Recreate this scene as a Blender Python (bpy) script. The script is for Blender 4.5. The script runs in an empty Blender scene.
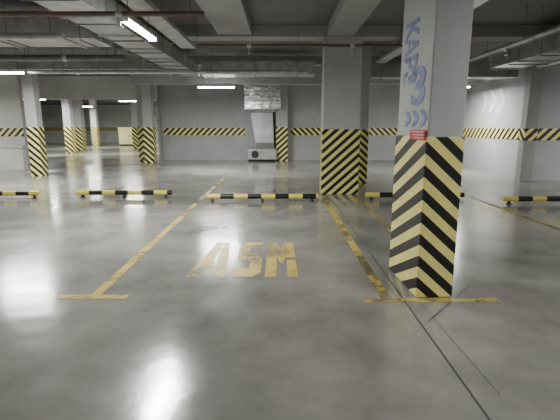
import bpy, math, random
from mathutils import Vector, Matrix
random.seed(4)
C=bpy.context.scene.collection
# ---------- materials ----------
def newmat(n):
    m=bpy.data.materials.new(n); m.use_nodes=True
    nt=m.node_tree; b=nt.nodes['Principled BSDF']
    return m,nt,b
def noise(nt,scale,detail=6,rough=.6,vec=None,coord='Object'):
    if vec is None:
        t=nt.nodes.new('ShaderNodeTexCoord'); vec=t.outputs[coord]
    n=nt.nodes.new('ShaderNodeTexNoise'); n.inputs['Scale'].default_value=scale
    n.inputs['Detail'].default_value=detail; n.inputs['Roughness'].default_value=rough
    nt.links.new(vec,n.inputs['Vector']); return n.outputs['Fac']
def ramp(nt,fac,stops):
    r=nt.nodes.new('ShaderNodeValToRGB'); e=r.color_ramp.elements
    while len(e)<len(stops): e.new(.5)
    for i,(p,c) in enumerate(stops):
        e[i].position=p; e[i].color=(*c,1) if len(c)==3 else c
    nt.links.new(fac,r.inputs['Fac']); return r.outputs['Color']
def mix(nt,fac,a,b,mode='MIX'):
    m=nt.nodes.new('ShaderNodeMix'); m.data_type='RGBA'; m.blend_type=mode
    for s,v in ((m.inputs[0],fac),(m.inputs[6],a),(m.inputs[7],b)):
        if hasattr(v,'default_value'): nt.links.new(v,s)
        elif isinstance(v,(int,float)): s.default_value=v
        else: s.default_value=(*v,1)
    return m.outputs[2]
def math_(nt,op,a,b=None):
    m=nt.nodes.new('ShaderNodeMath'); m.operation=op
    for i,v in enumerate((a,b)):
        if v is None: continue
        if hasattr(v,'default_value'): nt.links.new(v,m.inputs[i])
        else: m.inputs[i].default_value=v
    return m.outputs[0]
def simple(n,col,rough=.6,metal=0,var=.12,scale=3,emis=0,bump=0,bscale=6):
    m,nt,b=newmat(n)
    f=noise(nt,scale)
    c=ramp(nt,f,[(.3,tuple(x*(1-var) for x in col)),(.7,tuple(min(1,x*(1+var)) for x in col))])
    nt.links.new(c,b.inputs['Base Color'])
    b.inputs['Roughness'].default_value=rough; b.inputs['Metallic'].default_value=metal
    if emis:
        b.inputs['Emission Color'].default_value=(*col,1); b.inputs['Emission Strength'].default_value=emis
    if bump:
        bp=nt.nodes.new('ShaderNodeBump'); bp.inputs['Strength'].default_value=bump; bp.inputs['Distance'].default_value=.06
        nt.links.new(noise(nt,bscale,3),bp.inputs['Height']); nt.links.new(bp.outputs[0],b.inputs['Normal'])
    return m
YEL=(.88,.79,.27); BLK=(.010,.010,.010)
def stripes(n,a,b_,c,period,duty=.5,off=0,yel=YEL):
    m,nt,b=newmat(n)
    t=nt.nodes.new('ShaderNodeTexCoord'); s=nt.nodes.new('ShaderNodeSeparateXYZ')
    nt.links.new(t.outputs['Object'],s.inputs[0])
    v=math_(nt,'ADD',math_(nt,'ADD',math_(nt,'MULTIPLY',s.outputs[0],a),math_(nt,'MULTIPLY',s.outputs[1],b_)),math_(nt,'MULTIPLY',s.outputs[2],c))
    v=math_(nt,'FRACT',math_(nt,'ADD',math_(nt,'DIVIDE',v,period),100+off))
    g=math_(nt,'GREATER_THAN',v,duty)
    ny=noise(nt,6); ycol=ramp(nt,ny,[(.3,tuple(x*.85 for x in yel)),(.65,yel)])
    nt.links.new(mix(nt,g,ycol,BLK),b.inputs['Base Color'])
    b.inputs['Roughness'].default_value=.45
    return m
def floor_mat():
    m,nt,b=newmat('polished_concrete')
    f1=noise(nt,.36,8,.62); f2=noise(nt,1.2,8,.62); f3=noise(nt,.55,5,.5)
    c=ramp(nt,f1,[(.36,(.15,.147,.132)),(.48,(.225,.22,.20)),(.64,(.335,.325,.295))])
    c2=ramp(nt,f2,[(.3,(.70,.70,.70)),(.5,(.97,.97,.97)),(.7,(1.2,1.2,1.19))])
    c=mix(nt,1.0,c,c2,'MULTIPLY')
    nt.links.new(c,b.inputs['Base Color'])
    r=ramp(nt,mix(nt,.3,f3,f2),[(.35,(.10,)*3),(.65,(.25,)*3)])
    nt.links.new(r,b.inputs['Roughness'])
    bp=nt.nodes.new('ShaderNodeBump'); bp.inputs['Strength'].default_value=.35; bp.inputs['Distance'].default_value=.012
    nt.links.new(noise(nt,2.5,4,.5),bp.inputs['Height']); nt.links.new(bp.outputs[0],b.inputs['Normal'])
    b.inputs['Specular IOR Level'].default_value=.95
    return m
def paint_mat(n,lo,hi,c0=.33,c1=.51):
    m,nt,b=newmat(n)
    f=noise(nt,8,10,.75,coord='Object'); g=noise(nt,1.7,3,.5)
    h=math_(nt,'MULTIPLY',math_(nt,'ADD',f,g),.5)
    c=ramp(nt,h,[(.38,(.44,.36,.15)),(.53,(.67,.52,.13))])
    nt.links.new(c,b.inputs['Base Color']); b.inputs['Roughness'].default_value=.35
    a=ramp(nt,h,[(c0+.07,(lo,)*3),(c1,(hi,)*3)])
    nt.links.new(a,b.inputs['Alpha'])
    return m
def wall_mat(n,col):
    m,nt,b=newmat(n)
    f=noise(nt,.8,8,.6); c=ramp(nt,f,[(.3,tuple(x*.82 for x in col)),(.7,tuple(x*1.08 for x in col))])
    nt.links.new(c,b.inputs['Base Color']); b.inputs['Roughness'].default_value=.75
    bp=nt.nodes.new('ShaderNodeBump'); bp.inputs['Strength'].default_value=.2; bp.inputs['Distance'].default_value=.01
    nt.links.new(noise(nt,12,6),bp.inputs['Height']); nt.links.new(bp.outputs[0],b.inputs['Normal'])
    return m
M_floor=floor_mat(); M_paint=paint_mat('worn_yellow_paint',.12,.75); M_faded=paint_mat('faded_yellow_paint',.05,.5)
M_letter=paint_mat('worn_letter_paint',.30,.92)
M_wall=wall_mat('grey_plaster',(.42,.43,.435)); M_col=wall_mat('column_plaster',(.48,.485,.485))
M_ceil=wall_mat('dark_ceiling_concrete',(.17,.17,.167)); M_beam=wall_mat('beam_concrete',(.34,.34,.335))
M_white=wall_mat('whitewashed_wall',(.64,.64,.60))
M_metal=simple('galvanized_metal',(.54,.54,.54),.35,.6,.25,5,bump=.15)
M_shiny=simple('crinkled_shiny_metal',(.82,.82,.81),.25,.85,.3,5,bump=.7,bscale=4)
M_duct=simple('duct_metal',(.38,.38,.38),.45,.5,.25,2,bump=.15)
M_dark=simple('dark_rubber',(.02,.02,.02),.6)
M_pipe=simple('painted_pipe',(.17,.165,.16),.5,.3)
M_redpipe=simple('reddish_pipe_paint',(.17,.11,.09),.5,.1)
M_red=simple('red_sign_paint',(.5,.03,.03),.5)
M_blue=simple('blue_paint',(.17,.21,.38),.6,0,.35,10)
M_lgrey=simple('pale_grey_paint',(.54,.55,.56),.6)
M_joint=simple('joint_sealant',(.05,.05,.047),.8)
M_lampbody=simple('lamp_body',(.6,.6,.6),.5)
M_tube=simple('lit_tube',(.95,1,.97),.5,0,0,3,45)
M_cream=simple('cream_yellow_paint',(.80,.74,.34),.5)
M_wsign=simple('white_print',(.7,.6,.6),.5)
# ---------- helpers ----------
def link(o): C.objects.link(o); return o
def top(o,label,cat,group=None):
    o['label']=label; o['category']=cat
    if group: o['group']=group
    return o
def empty(n,loc,label,cat,group=None):
    e=bpy.data.objects.new(n,None); e.location=loc; e.empty_display_size=.1; link(e); return top(e,label,cat,group)
def mesh(n,verts,faces,mat,loc=(0,0,0),parent=None,smooth=False):
    me=bpy.data.meshes.new(n); me.from_pydata(verts,[],faces); me.update()
    if mat: me.materials.append(mat)
    if smooth:
        for p in me.polygons: p.use_smooth=True
    o=bpy.data.objects.new(n,me); o.location=loc; link(o)
    if parent: o.parent=parent
    return o
BF=[(0,3,2,1),(4,5,6,7),(0,1,5,4),(1,2,6,5),(2,3,7,6),(3,0,4,7)]
def bv(x0,x1,y0,y1,z0,z1):
    return [(x0,y0,z0),(x1,y0,z0),(x1,y1,z0),(x0,y1,z0),(x0,y0,z1),(x1,y0,z1),(x1,y1,z1),(x0,y1,z1)]
def boxes(n,lst,mat,loc=(0,0,0),parent=None,bevel=0,one=False):
    if parent is not None and not one and len(lst)>1:
        return [boxes(n,[b],mat,loc,parent,bevel) for b in lst]
    V=[];F=[]
    for b in lst:
        k=len(V); V+=bv(*b); F+=[tuple(i+k for i in f) for f in BF]
    o=mesh(n,V,F,mat,loc,parent)
    if bevel:
        md=o.modifiers.new('b','BEVEL'); md.width=bevel; md.segments=2
    return o
def cylv(p0,p1,r,seg=12):
    p0=Vector(p0);p1=Vector(p1); d=(p1-p0).normalized()
    a=Vector((0,0,1)) if abs(d.z)<.9 else Vector((1,0,0))
    u=d.cross(a).normalized(); w=d.cross(u)
    V=[];F=[]
    for p in (p0,p1):
        for i in range(seg):
            t=2*math.pi*i/seg; V.append(tuple(p+u*math.cos(t)*r+w*math.sin(t)*r))
    for i in range(seg): F.append((i,(i+1)%seg,seg+(i+1)%seg,seg+i))
    F.append(tuple(range(seg))[::-1]); F.append(tuple(range(seg,2*seg)))
    return V,F
def cyls(n,lst,mat,loc=(0,0,0),parent=None,seg=12,one=False):
    if not one and len(lst)>1:
        return [cyls(n,[c],mat,loc,parent,seg) for c in lst]
    V=[];F=[]
    for (a,b,r) in lst:
        v,f=cylv(a,b,r,seg); k=len(V); V+=v; F+=[tuple(i+k for i in x) for x in f]
    return mesh(n,V,F,mat,loc,parent)
def struct(o): o['kind']='structure'; return o
H=3.6
# ---------- shell ----------
struct(boxes('floor',[(-40,14,-8,44,-.2,0)],M_floor))
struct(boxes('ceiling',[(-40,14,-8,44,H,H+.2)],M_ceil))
struct(boxes('wall_back',[(-5.4,7.07,19.5,19.8,0,H)],M_wall))
struct(boxes('wall_right',[(7.07,7.3,12.2,19.8,0,H)],M_wall))
struct(boxes('wall_right.001',[(7.07,14,12.0,12.2,0,H)],M_wall))
struct(boxes('wall_right.002',[(13,13.2,-8,12,0,H)],M_wall))
struct(boxes('wall_passage',[(-5.6,-5.4,19.6,42,0,H)],M_wall))  # out-of-view side wall, put in to stop light leaking
struct(boxes('wall_far',[(-40,-5.4,42,42.2,0,H)],M_white))
struct(boxes('wall_left',[(-18,-10.2,17,17.2,0,H)],M_white))
struct(boxes('wall_left.001',[(-18.2,-18,-8,17.2,0,H)],M_wall))
B1=stripes('band_stripes_back',1,0,-1,.27); B2=stripes('band_stripes_right',1,0,1,.27)
BY=stripes('band_stripes_side',0,-1,-1,.28)
tn=[0]
def band(x0,x1,y,mat,z0=1.13,z1=1.46,side=False):
    tn[0]+=1
    if side: o=boxes('trim_%d'%tn[0],[(y-.012,y,x0,x1,z0,z1)],mat)
    else: o=boxes('trim_%d'%tn[0],[(x0,x1,y-.012,y,z0,z1)],mat)
    return struct(o)
band(-5.3,-1.6,19.5,B1); band(.5,7.05,19.5,B2)
band(12.05,19.45,7.07,BY,side=True); band(7.07,12.9,12.0,B1)
band(-18,-10.2,17,B1); band(-39,-5.6,42,B1)
def trim(lst,mat):
    tn[0]+=1; return struct(boxes('trim_%d'%tn[0],lst,mat))
trim([(-18,13,9.4,9.85,3.37,H)],M_beam)
trim([(-40,-5.3,18.45,18.8,2.68,H)],M_white)
trim([(-5.3,7.07,15.4,15.8,3.0,H)],M_beam)
trim([(1.0,1.55,-6,9.4,3.39,H)],M_beam)
trim([(-18,13,3.0,3.3,3.37,H)],M_beam)
trim([(-18,13,6.0,6.4,3.38,H)],M_beam)
trim([(-18,7.0,13.4,13.7,3.36,H)],M_beam)
trim([(-1.3,-.6,-6,9.4,3.41,H)],M_beam)
o=boxes('car_stand_in',[(-16,-9.25,15.2,15.45,0,.78)],M_white); top(o,'low pale block standing in for a likely white car before the striped wall','stand-in')  # wall-shaped block in place of what is likely a white car
o2=boxes('stand_in_cap',[(-16,-9.2,15.15,15.5,.78,.84)],M_white); o2.parent=o
# ---------- columns ----------
def column(x0,y0,w,d,mode,stripe_h=1.43,period=.21,label='grey plastered concrete column with black and yellow hazard stripes around its base',h=H,grp='striped columns',off=0,sl=.9,sy=None):
    e=empty('concrete_column',(x0,y0,0),label,'column',grp)
    boxes('column_shaft',[(.012,w-.012,.012,d-.012,0,h)],M_col,parent=e,bevel=.012)
    sy=sl if sy is None else sy
    a={'R':(sl,sy),'L':(-sl,-sy)}[mode]
    boxes('hazard_stripe_cladding',[(0,w,0,d,0.0,stripe_h)],stripes('column_stripes',a[0],a[1],1,period,off=off),parent=e,bevel=.012)
    return e
near=column(1.215,3.53,.33,.80,'R',1.42,.198,'grey concrete column with chevron stripes, blue lettering and red notice',sy=.48,sl=.9)
near.rotation_euler=(0,0,math.radians(3))
column(.93,9.4,.84,.45,'L',1.45,.20,'wide light grey column with diagonal black and yellow stripes',h=3.37)
column(1.95,11.4,.42,.6,'R',1.43,.19)
column(-7.75,13.05,.36,.35,'R',1.5,.22)
column(-5.75,17.9,.42,.4,'R',1.5,.25)
column(-6.32,18.95,.36,.4,'L',1.5,.25)
column(-.2,18.95,.55,.5,'L',1.5,.25)
for (x,y) in ((-13.2,27.5),(-17,36),(-14.6,33),(-9.8,38),(-18.5,30),(-10.4,30),(-12.4,24.5),(-16.5,26),(-20,34)):
    column(x,y,.45,.45,'R',1.5,.28)
e=empty('concrete_pier',(6.72,11.7,0),'grey concrete pier at the wall corner with a striped band','column')
boxes('pier_shaft',[(0,.33,0,.28,0,H)],M_beam,parent=e,bevel=.01)
boxes('hazard_stripe_band',[(-.01,.33,-.01,.27,1.13,1.46)],stripes('pier_band',1,1,-1,.27),parent=e)
# ---------- text on near column ----------
def text_obj(n,s,size,mat,loc,rot,parent,ext=.002,sx=1,bold=.03):
    cu=bpy.data.curves.new(n,'FONT'); cu.body=s; cu.size=size; cu.extrude=ext; cu.offset=size*bold
    cu.align_x='CENTER'; cu.align_y='CENTER'
    o=bpy.data.objects.new(n,cu); link(o)
    dg=bpy.context.evaluated_depsgraph_get(); me=bpy.data.meshes.new_from_object(o.evaluated_get(dg))
    bpy.data.objects.remove(o); me.materials.clear(); me.materials.append(mat)
    o=bpy.data.objects.new(n,me); link(o); o.location=loc; o.rotation_euler=rot; o.scale=(sx,1,1)
    if parent: o.parent=parent
    return o
def facerot(xdir,ydir):
    x=Vector(xdir);y=Vector(ydir);z=x.cross(y)
    return Matrix((x,y,z)).transposed().to_euler()
rv=facerot((0,0,-1),(0,-1,0))
text_obj('painted_lettering','КАРЗ',.42,M_blue,(.010,.54,2.16),rv,near,ext=.003,sx=.52,bold=.035)
text_obj('painted_number','3',.44,M_blue,(.010,.28,1.835),facerot((0,-1,0),(0,0,1)),near,ext=.003,sx=1.7,bold=.03)
def chev(cx,cy,w,h,t):
    return [(cx-w,cy+h),(cx-w+t,cy+h),(cx+t,cy),(cx-w+t,cy-h),(cx-w,cy-h),(cx,cy)]
for i in range(3):
    p=chev(-.50+i*.19,1.575,.10,.07,.09)
    mesh('painted_arrow',[(.008,-q[0],q[1]) for q in p],[tuple(range(6))],M_blue,parent=near)
sg=boxes('notice_sign',[(-.012,-.002,.02,.36,1.39,1.475)],M_red,parent=near); sg['label']='small red notice sign'
for i,z in enumerate((1.459,1.434,1.409)):
    boxes('sign_print',[(-.0135,-.012,.05,.32-.03*i,z-.0035,z+.0035)],M_wsign,parent=near)
e=empty('painted_wall_arrows',(7.07,14.4,2.35),'pale grey chevron arrows painted on the side wall','wall marking')
for i in range(3):
    p=chev(i*.55-.5,0,.3,.35,.22)
    mesh('arrow_chevron',[(-.004,-q[0],q[1]) for q in p],[tuple(range(6))],M_lgrey,parent=e)
# ---------- floor paint ----------
def tee(lst,label,mat=None):
    return top(boxes('parking_line',lst,mat or M_paint),label,'floor marking','yellow parking bay lines')
tee([(-1.72,-1.63,3.60,12.5,0,.003),(-2.0,-1.37,3.51,3.60,0,.003)],'worn yellow parking line ending in a T bar')
tee([(.90,.99,3.53,9.1,0,.003),(.74,1.93,3.44,3.52,0,.003)],'worn yellow parking line with crossbar beside the column')
tee([(1.60,1.68,4.4,9.1,0,.003)],'worn yellow parking line behind the striped column',M_faded)
tee([(4.12,4.20,3.6,9.1,0,.003)],'faded yellow parking line between two bays',M_faded)
def P(px,py,f=420,th=math.radians(11.18),Hc=1.5):
    u=(px-280)/f; v=(py-210)/f; dn=math.sin(th)+v*math.cos(th); fw=math.cos(th)-v*math.sin(th)
    return (Hc*u/dn, Hc*fw/dn)
def letter(n,polys,par):
    V=[];F=[]
    for p in polys:
        k=len(V); V+=[(a*.96-.05,b,.003) for (a,b) in p]; F.append(tuple(range(k,k+len(p))))
    return mesh(n,V,F,M_letter,parent=par)
y0=P(0,277)[1]; y1=P(0,243)[1]; L=y1-y0
e=empty('painted_floor_lettering',(0,0,0),'worn yellow stencilled letters ASM painted on the floor','floor lettering')
def q(x,t): return (x,y0+t*L)
letter('letter_a',[[q(-.95,0),q(-.80,0),q(-.715,.72),q(-.715,1),q(-.81,1)],[q(-.705,1),q(-.62,1),q(-.53,0),q(-.67,0),q(-.705,.62)],[q(-.775,.20),q(-.695,.20),q(-.71,.40),q(-.75,.40)]],e)
letter('letter_s',[[q(-.47,0),q(-.25,0),q(-.16,.10),q(-.16,.21),q(-.47,.21)],[q(-.30,.21),q(-.16,.21),q(-.16,.46),q(-.24,.62),q(-.47,.62),q(-.47,.41),q(-.30,.41)],[q(-.47,.63),q(-.33,.63),q(-.33,.81),q(-.47,.81)],[q(-.47,.82),q(-.18,.82),q(-.18,1.02),q(-.41,1.02)]],e)
letter('letter_m',[[q(-.11,0),q(.015,0),q(.01,1),q(-.11,1)],[q(.02,1),q(.06,.80),q(.065,.32),q(.02,.5)],[q(.07,.32),q(.12,.5),q(.12,1),q(.065,.80)],[q(.13,0),q(.25,0),q(.24,.43),q(.13,.43)],[q(.13,.51),q(.24,.51),q(.23,1),q(.13,1)]],e)
def joint(x0,x1,y0,y1): 
    return top(boxes('floor_joint',[(x0,x1,y0,y1,0,.0015)],M_joint),'thin dark expansion joint cut in the concrete floor','floor joint','floor expansion joints')
joint(1.088,1.10,-2,9.3)
joint(-9,1.085,.9,.906)
def diag(a,b,w=.006):
    a=Vector((*a,0));b=Vector((*b,0)); d=(b-a).normalized(); n_=Vector((-d.y,d.x,0))*w
    vs=[a-n_,b-n_,b+n_,a+n_]
    return top(mesh('floor_crack',[(v.x,v.y,.002) for v in vs],[(0,1,2,3)],M_joint),'fine dark crack in the concrete floor','crack')
diag(P(428,322),P(470,285),.004); diag(P(420,303),P(500,395),.002)
# ---------- wheel stops ----------
WS=stripes('wheel_stop_stripes',1,0,0,.56,duty=.5,yel=(.87,.72,.14))
def wheelstop(x0,x1,y):
    L=x1-x0
    e=empty('wheel_stop',(x0,y,0),'round black and yellow steel wheel stop bar on feet','wheel stop','tubular wheel stops')
    cyls('barrier_bar',[((0,0,.105),(L,0,.105),.052)],WS,parent=e,seg=20)
    for fx in (.12,L/2,L-.12):
        boxes('foot',[(fx-.02,fx+.02,-.03,.03,.01,.09),(fx-.04,fx+.04,-.05,.05,0,.012)],M_dark,parent=e,one=True)
for a,b,y in ((-1.5,.78,8.5),(-4.4,-2.35,9.0),(-7.6,-5.15,8.9),(1.8,3.85,8.7),(4.42,6.9,8.2)): wheelstop(a,b,y)
# ---------- lamps ----------
PW=3.6
def lamp(x,y,z,axis,power=40,ln=1.25,rod=None):
    rod=H-z+.004 if rod is None else rod
    e=empty('fluorescent_lamp',(x,y,z),'white fluorescent batten lamp under the ceiling','ceiling lamp','fluorescent lamps')
    if axis=='Y': e.rotation_euler=(0,0,math.pi/2)
    boxes('lamp_housing',[(-ln/2,ln/2,-.06,.06,.0,.05)],M_lampbody,parent=e,bevel=.01)
    cyls('tube',[((-ln/2+.03,-.03,-.02),(ln/2-.03,-.03,-.02),.018),((-ln/2+.03,.03,-.02),(ln/2-.03,.03,-.02),.018)],M_tube,parent=e)
    boxes('end_cap',[(-ln/2,-ln/2+.03,-.06,.06,-.045,.0),(ln/2-.03,ln/2,-.06,.06,-.045,0)],M_lampbody,parent=e)
    cyls('suspension_rod',[((-ln/2+.2,0,.05),(-ln/2+.2,0,rod),.006),((ln/2-.2,0,.05),(ln/2-.2,0,rod),.006)],M_pipe,parent=e,seg=6)
    l=bpy.data.lights.new('tube_light','AREA'); l.shape='RECTANGLE'; l.size=ln; l.size_y=.12; l.energy=power*PW; l.color=(1,1,.965)
    lo=bpy.data.objects.new('tube_light',l); lo.location=(0,0,-.06); lo.parent=e; link(lo)
lamp(-1.9,6.05,2.8,'Y',58,rod=.3)
lamp(-2.1,14.4,2.8,'X',80)
lamp(-6.75,10.6,2.8,'X',80)
for x,y,ax,p in ((-1.9,-1.5,'Y',36),(3.6,2.2,'Y',24),(5.62,14.3,'X',65),(-11,6,'X',50),(10.6,9.0,'X',60),(-6,1.5,'Y',22),(9.2,4,'Y',25),  # mostly unseen fixtures added to light the hall; one shows past the near column
    (-13,23,'X',80),(-8.5,24.5,'X',80),(-14,31,'X',100),(-9.5,36,'X',110),(-20,29,'X',100),(-13,13.6,'X',80)):
    lamp(x,y,2.8 if y<20 else 2.95,ax,p,rod=.3 if (x==-1.9) else None)
# ---------- ducts & pipes ----------
def duct(p,axis,ln,w,h,label,mat=M_duct,step=1.2):
    e=empty('ventilation_duct',p,label,'air duct')
    body=(0,ln,0,w,0,h) if axis=='X' else (0,w,0,ln,0,h)
    boxes('duct_body',[body],mat,parent=e)
    fl=[];hg=[]
    n=int(ln/step)
    for i in range(n+1):
        s=min(i*step,ln-.03)
        if axis=='X': fl.append((s,s+.03,-.03,w+.03,-.03,h+.03))
        else: fl.append((-.03,w+.03,s,s+.03,-.03,h+.03))
        if s+.35>ln: continue
        if axis=='X': a=(s+.3,-.05); b=(s+.3,w+.05)
        else: a=(-.05,s+.3); b=(w+.05,s+.3)
        for c in (a,b): hg.append(((c[0],c[1],-.04),(c[0],c[1],H-p[2]),.006))
        hg.append(((*a,-.04),(*b,-.04),.012))
    boxes('duct_flange',fl,M_metal,parent=e)
    cyls('hanger_rod',hg,M_pipe,parent=e,seg=6)
    return e
duct((-3.0,-1,3.0),'Y',14.1,.6,.30,'long grey sheet metal duct with flanges running under the ceiling',M_metal)
duct((-12,7.4,2.95),'X',8.9,.8,.38,'broad grey rectangular sheet metal duct crossing under the ceiling',M_metal)
duct((-12,11.6,3.0),'X',8.9,.5,.3,'sheet metal duct crossing under the ceiling')
duct((-12,4.2,3.0),'X',8.9,.7,.3,'light sheet metal duct crossing under the ceiling',M_metal)
duct((5.3,3.8,2.95),'Y',7.3,.8,.33,'wide rectangular duct running beside the wall',M_metal)
duct((2.6,12.5,2.9),'X',4.2,.6,.35,'rectangular duct behind the columns')
duct((-2.2,12.3,2.95),'X',3.2,.7,.35,'shiny sheet metal duct crossing the middle of the ceiling',M_metal)
duct((7.3,6.6,2.9),'X',5.4,.6,.35,'sheet metal duct near the side wall')
def tray(x,y0_,y1_,z,w=.3):
    e=empty('cable_tray',(x,y0_,z),'steel cable tray with dark cables','cable tray')
    ln=y1_-y0_
    boxes('tray_body',[(0,w,0,ln,0,.01),(0,.01,0,ln,.01,.07),(w-.01,w,0,ln,.01,.07)],M_metal,parent=e,one=True)
    cyls('cable',[((.06+i*.05,0,.03),(.06+i*.05,ln,.03),.018) for i in range(4)],M_dark,parent=e,seg=8)
    cyls('hanger_rod',[((xx,s,0),(xx,s,H-z),.006) for s in [k*1.5+.2 for k in range(int(ln/1.5))] for xx in (0,w)],M_pipe,parent=e,seg=6)
tray(-2.05,-2.5,9.2,3.1)
tray(2.6,-1,12,3.2,.25)
def pipe(a,b,r,label,mat=M_pipe):
    e=empty('sprinkler_pipe',a,label,'pipe')
    a=Vector(a); d=Vector(b)-a
    cyls('pipe_run',[((0,0,0),tuple(d),r)],mat,parent=e)
    n=max(2,int(d.length/2)); V=[]
    for i in range(n+1):
        p=d*(i/n)*.98; V.append((tuple(p),(p.x,p.y,H-a.z),.006))
    cyls('hanger_rod',V,M_pipe,parent=e,seg=6)
    for i in range(n):
        p=d*((i+.5)/n); cyls('coupling',[(tuple(p-d.normalized()*.04),tuple(p+d.normalized()*.04),r*1.35)],M_metal,parent=e)
        cyls('sprinkler_head',[((p.x,p.y,p.z),(p.x,p.y,p.z-.14),.012),((p.x,p.y,p.z-.14),(p.x,p.y,p.z-.15),.03)],M_metal,parent=e,seg=10,one=True)
pipe((-13,10.9,2.84),(.7,10.9,2.84),.05,'thick steel pipe running under the ceiling',M_metal)
pipe((-13,9.1,2.9),(-3.2,9.1,2.9),.06,'dark steel pipe running under the ceiling')
pipe((-13,6.6,2.82),(-3.2,6.6,2.82),.05,'thick steel pipe running beside the duct',M_metal)
pipe((-1.6,8.6,3.05),(2.4,8.6,3.05),.03,'thin reddish sprinkler pipe under the ceiling',M_redpipe)
pipe((-9,5.35,2.82),(-.9,5.35,2.82),.03,'thin reddish sprinkler pipe crossing the ceiling',M_redpipe)
pipe((4.6,2,3.08),(4.6,12,3.08),.05,'dark steel pipe beside the duct')
pipe((4.25,3.5,2.98),(4.25,12.2,2.98),.035,'thin steel pipe running beside the duct',M_metal)
pipe((6.7,3,3.05),(6.7,11.4,3.05),.06,'steel pipe running along the side wall',M_metal)
pipe((7.2,8.6,2.85),(12.8,8.6,2.85),.04,'thin reddish pipe near the side wall',M_redpipe)
# ---------- air unit at the back ----------
e=empty('ventilation_shaft',(-1.52,18.6,0),'boxy shiny crumpled steel duct running down the wall','air duct')
boxes('duct_body',[(0,1.55,0,.7,2.25,H-.02)],M_shiny,parent=e,bevel=.01)
boxes('duct_rib',[(-.03,1.58,-.03,.73,z,z+.04) for z in (2.25,2.6,2.95,3.3,3.5)],M_metal,parent=e)
V=[(.1,.05,2.25),(1.45,.05,2.25),(1.45,.7,2.25),(.1,.7,2.25),(.25,.15,2.1),(1.2,.15,2.1),(1.2,.7,2.1),(.25,.7,2.1)]
mesh('duct_hopper',V,[(0,1,5,4),(1,2,6,5),(2,3,7,6),(3,0,4,7),(4,5,6,7)],M_duct,parent=e)
V=[(.25,.15,2.1),(1.2,.15,2.1),(1.2,.7,2.1),(.25,.7,2.1),(.45,.05,.82),(1.25,.05,.82),(1.25,.6,.82),(.45,.6,.82)]
mesh('duct_trunk',V,[(0,1,5,4),(1,2,6,5),(2,3,7,6),(3,0,4,7),(4,5,6,7)],M_duct,parent=e)
e=empty('fan_unit',(-1.45,18.6,0),'dull metal fan unit standing under the shiny duct','fan unit')
boxes('fan_casing',[(0,1.3,0,.6,.08,.55)],M_duct,parent=e,bevel=.03)
boxes('foot',[(.05,.12,.05,.5,0,.08),(1.18,1.25,.05,.5,0,.08)],M_dark,parent=e)
boxes('fan_collar',[(.4,1.18,.05,.52,.55,.81)],M_pipe,parent=e)
cyls('fan_inlet',[((.35,0,.32),(.35,-.05,.32),.16)],M_dark,parent=e,seg=24)
# ---------- pale yellow cabinet far ----------
e=empty('storage_cabinet',(-13.1,34.6,0),'low pale yellow steel cabinet standing in the far lit bay','cabinet')
boxes('cabinet_body',[(0,2.0,0,1,.12,1.42)],M_cream,parent=e,bevel=.02)
boxes('cabinet_top',[(-.04,2.04,-.04,1.04,1.42,1.48)],M_white,parent=e)
boxes('cabinet_door',[(.05,.98,-.02,0,.2,1.36),(1.02,1.95,-.02,0,.2,1.36)],M_cream,parent=e)
boxes('door_handle',[(.86,.90,-.06,-.02,.7,.9),(1.10,1.14,-.06,-.02,.7,.9)],M_dark,parent=e)
boxes('plinth',[(.05,1.95,.05,.95,0,.12)],M_dark,parent=e)
w=bpy.data.worlds.new('World'); bpy.context.scene.world=w; w.use_nodes=True
w.node_tree.nodes['Background'].inputs[0].default_value=(.85,.85,.83,1); w.node_tree.nodes['Background'].inputs[1].default_value=.22
cam=bpy.data.cameras.new('Camera'); cam.sensor_width=36; cam.lens=27; cam.clip_end=200
co=bpy.data.objects.new('Camera',cam); co.location=(0,0,1.5); co.rotation_euler=(math.radians(90-11.18),0,0); link(co)
bpy.context.scene.camera=co
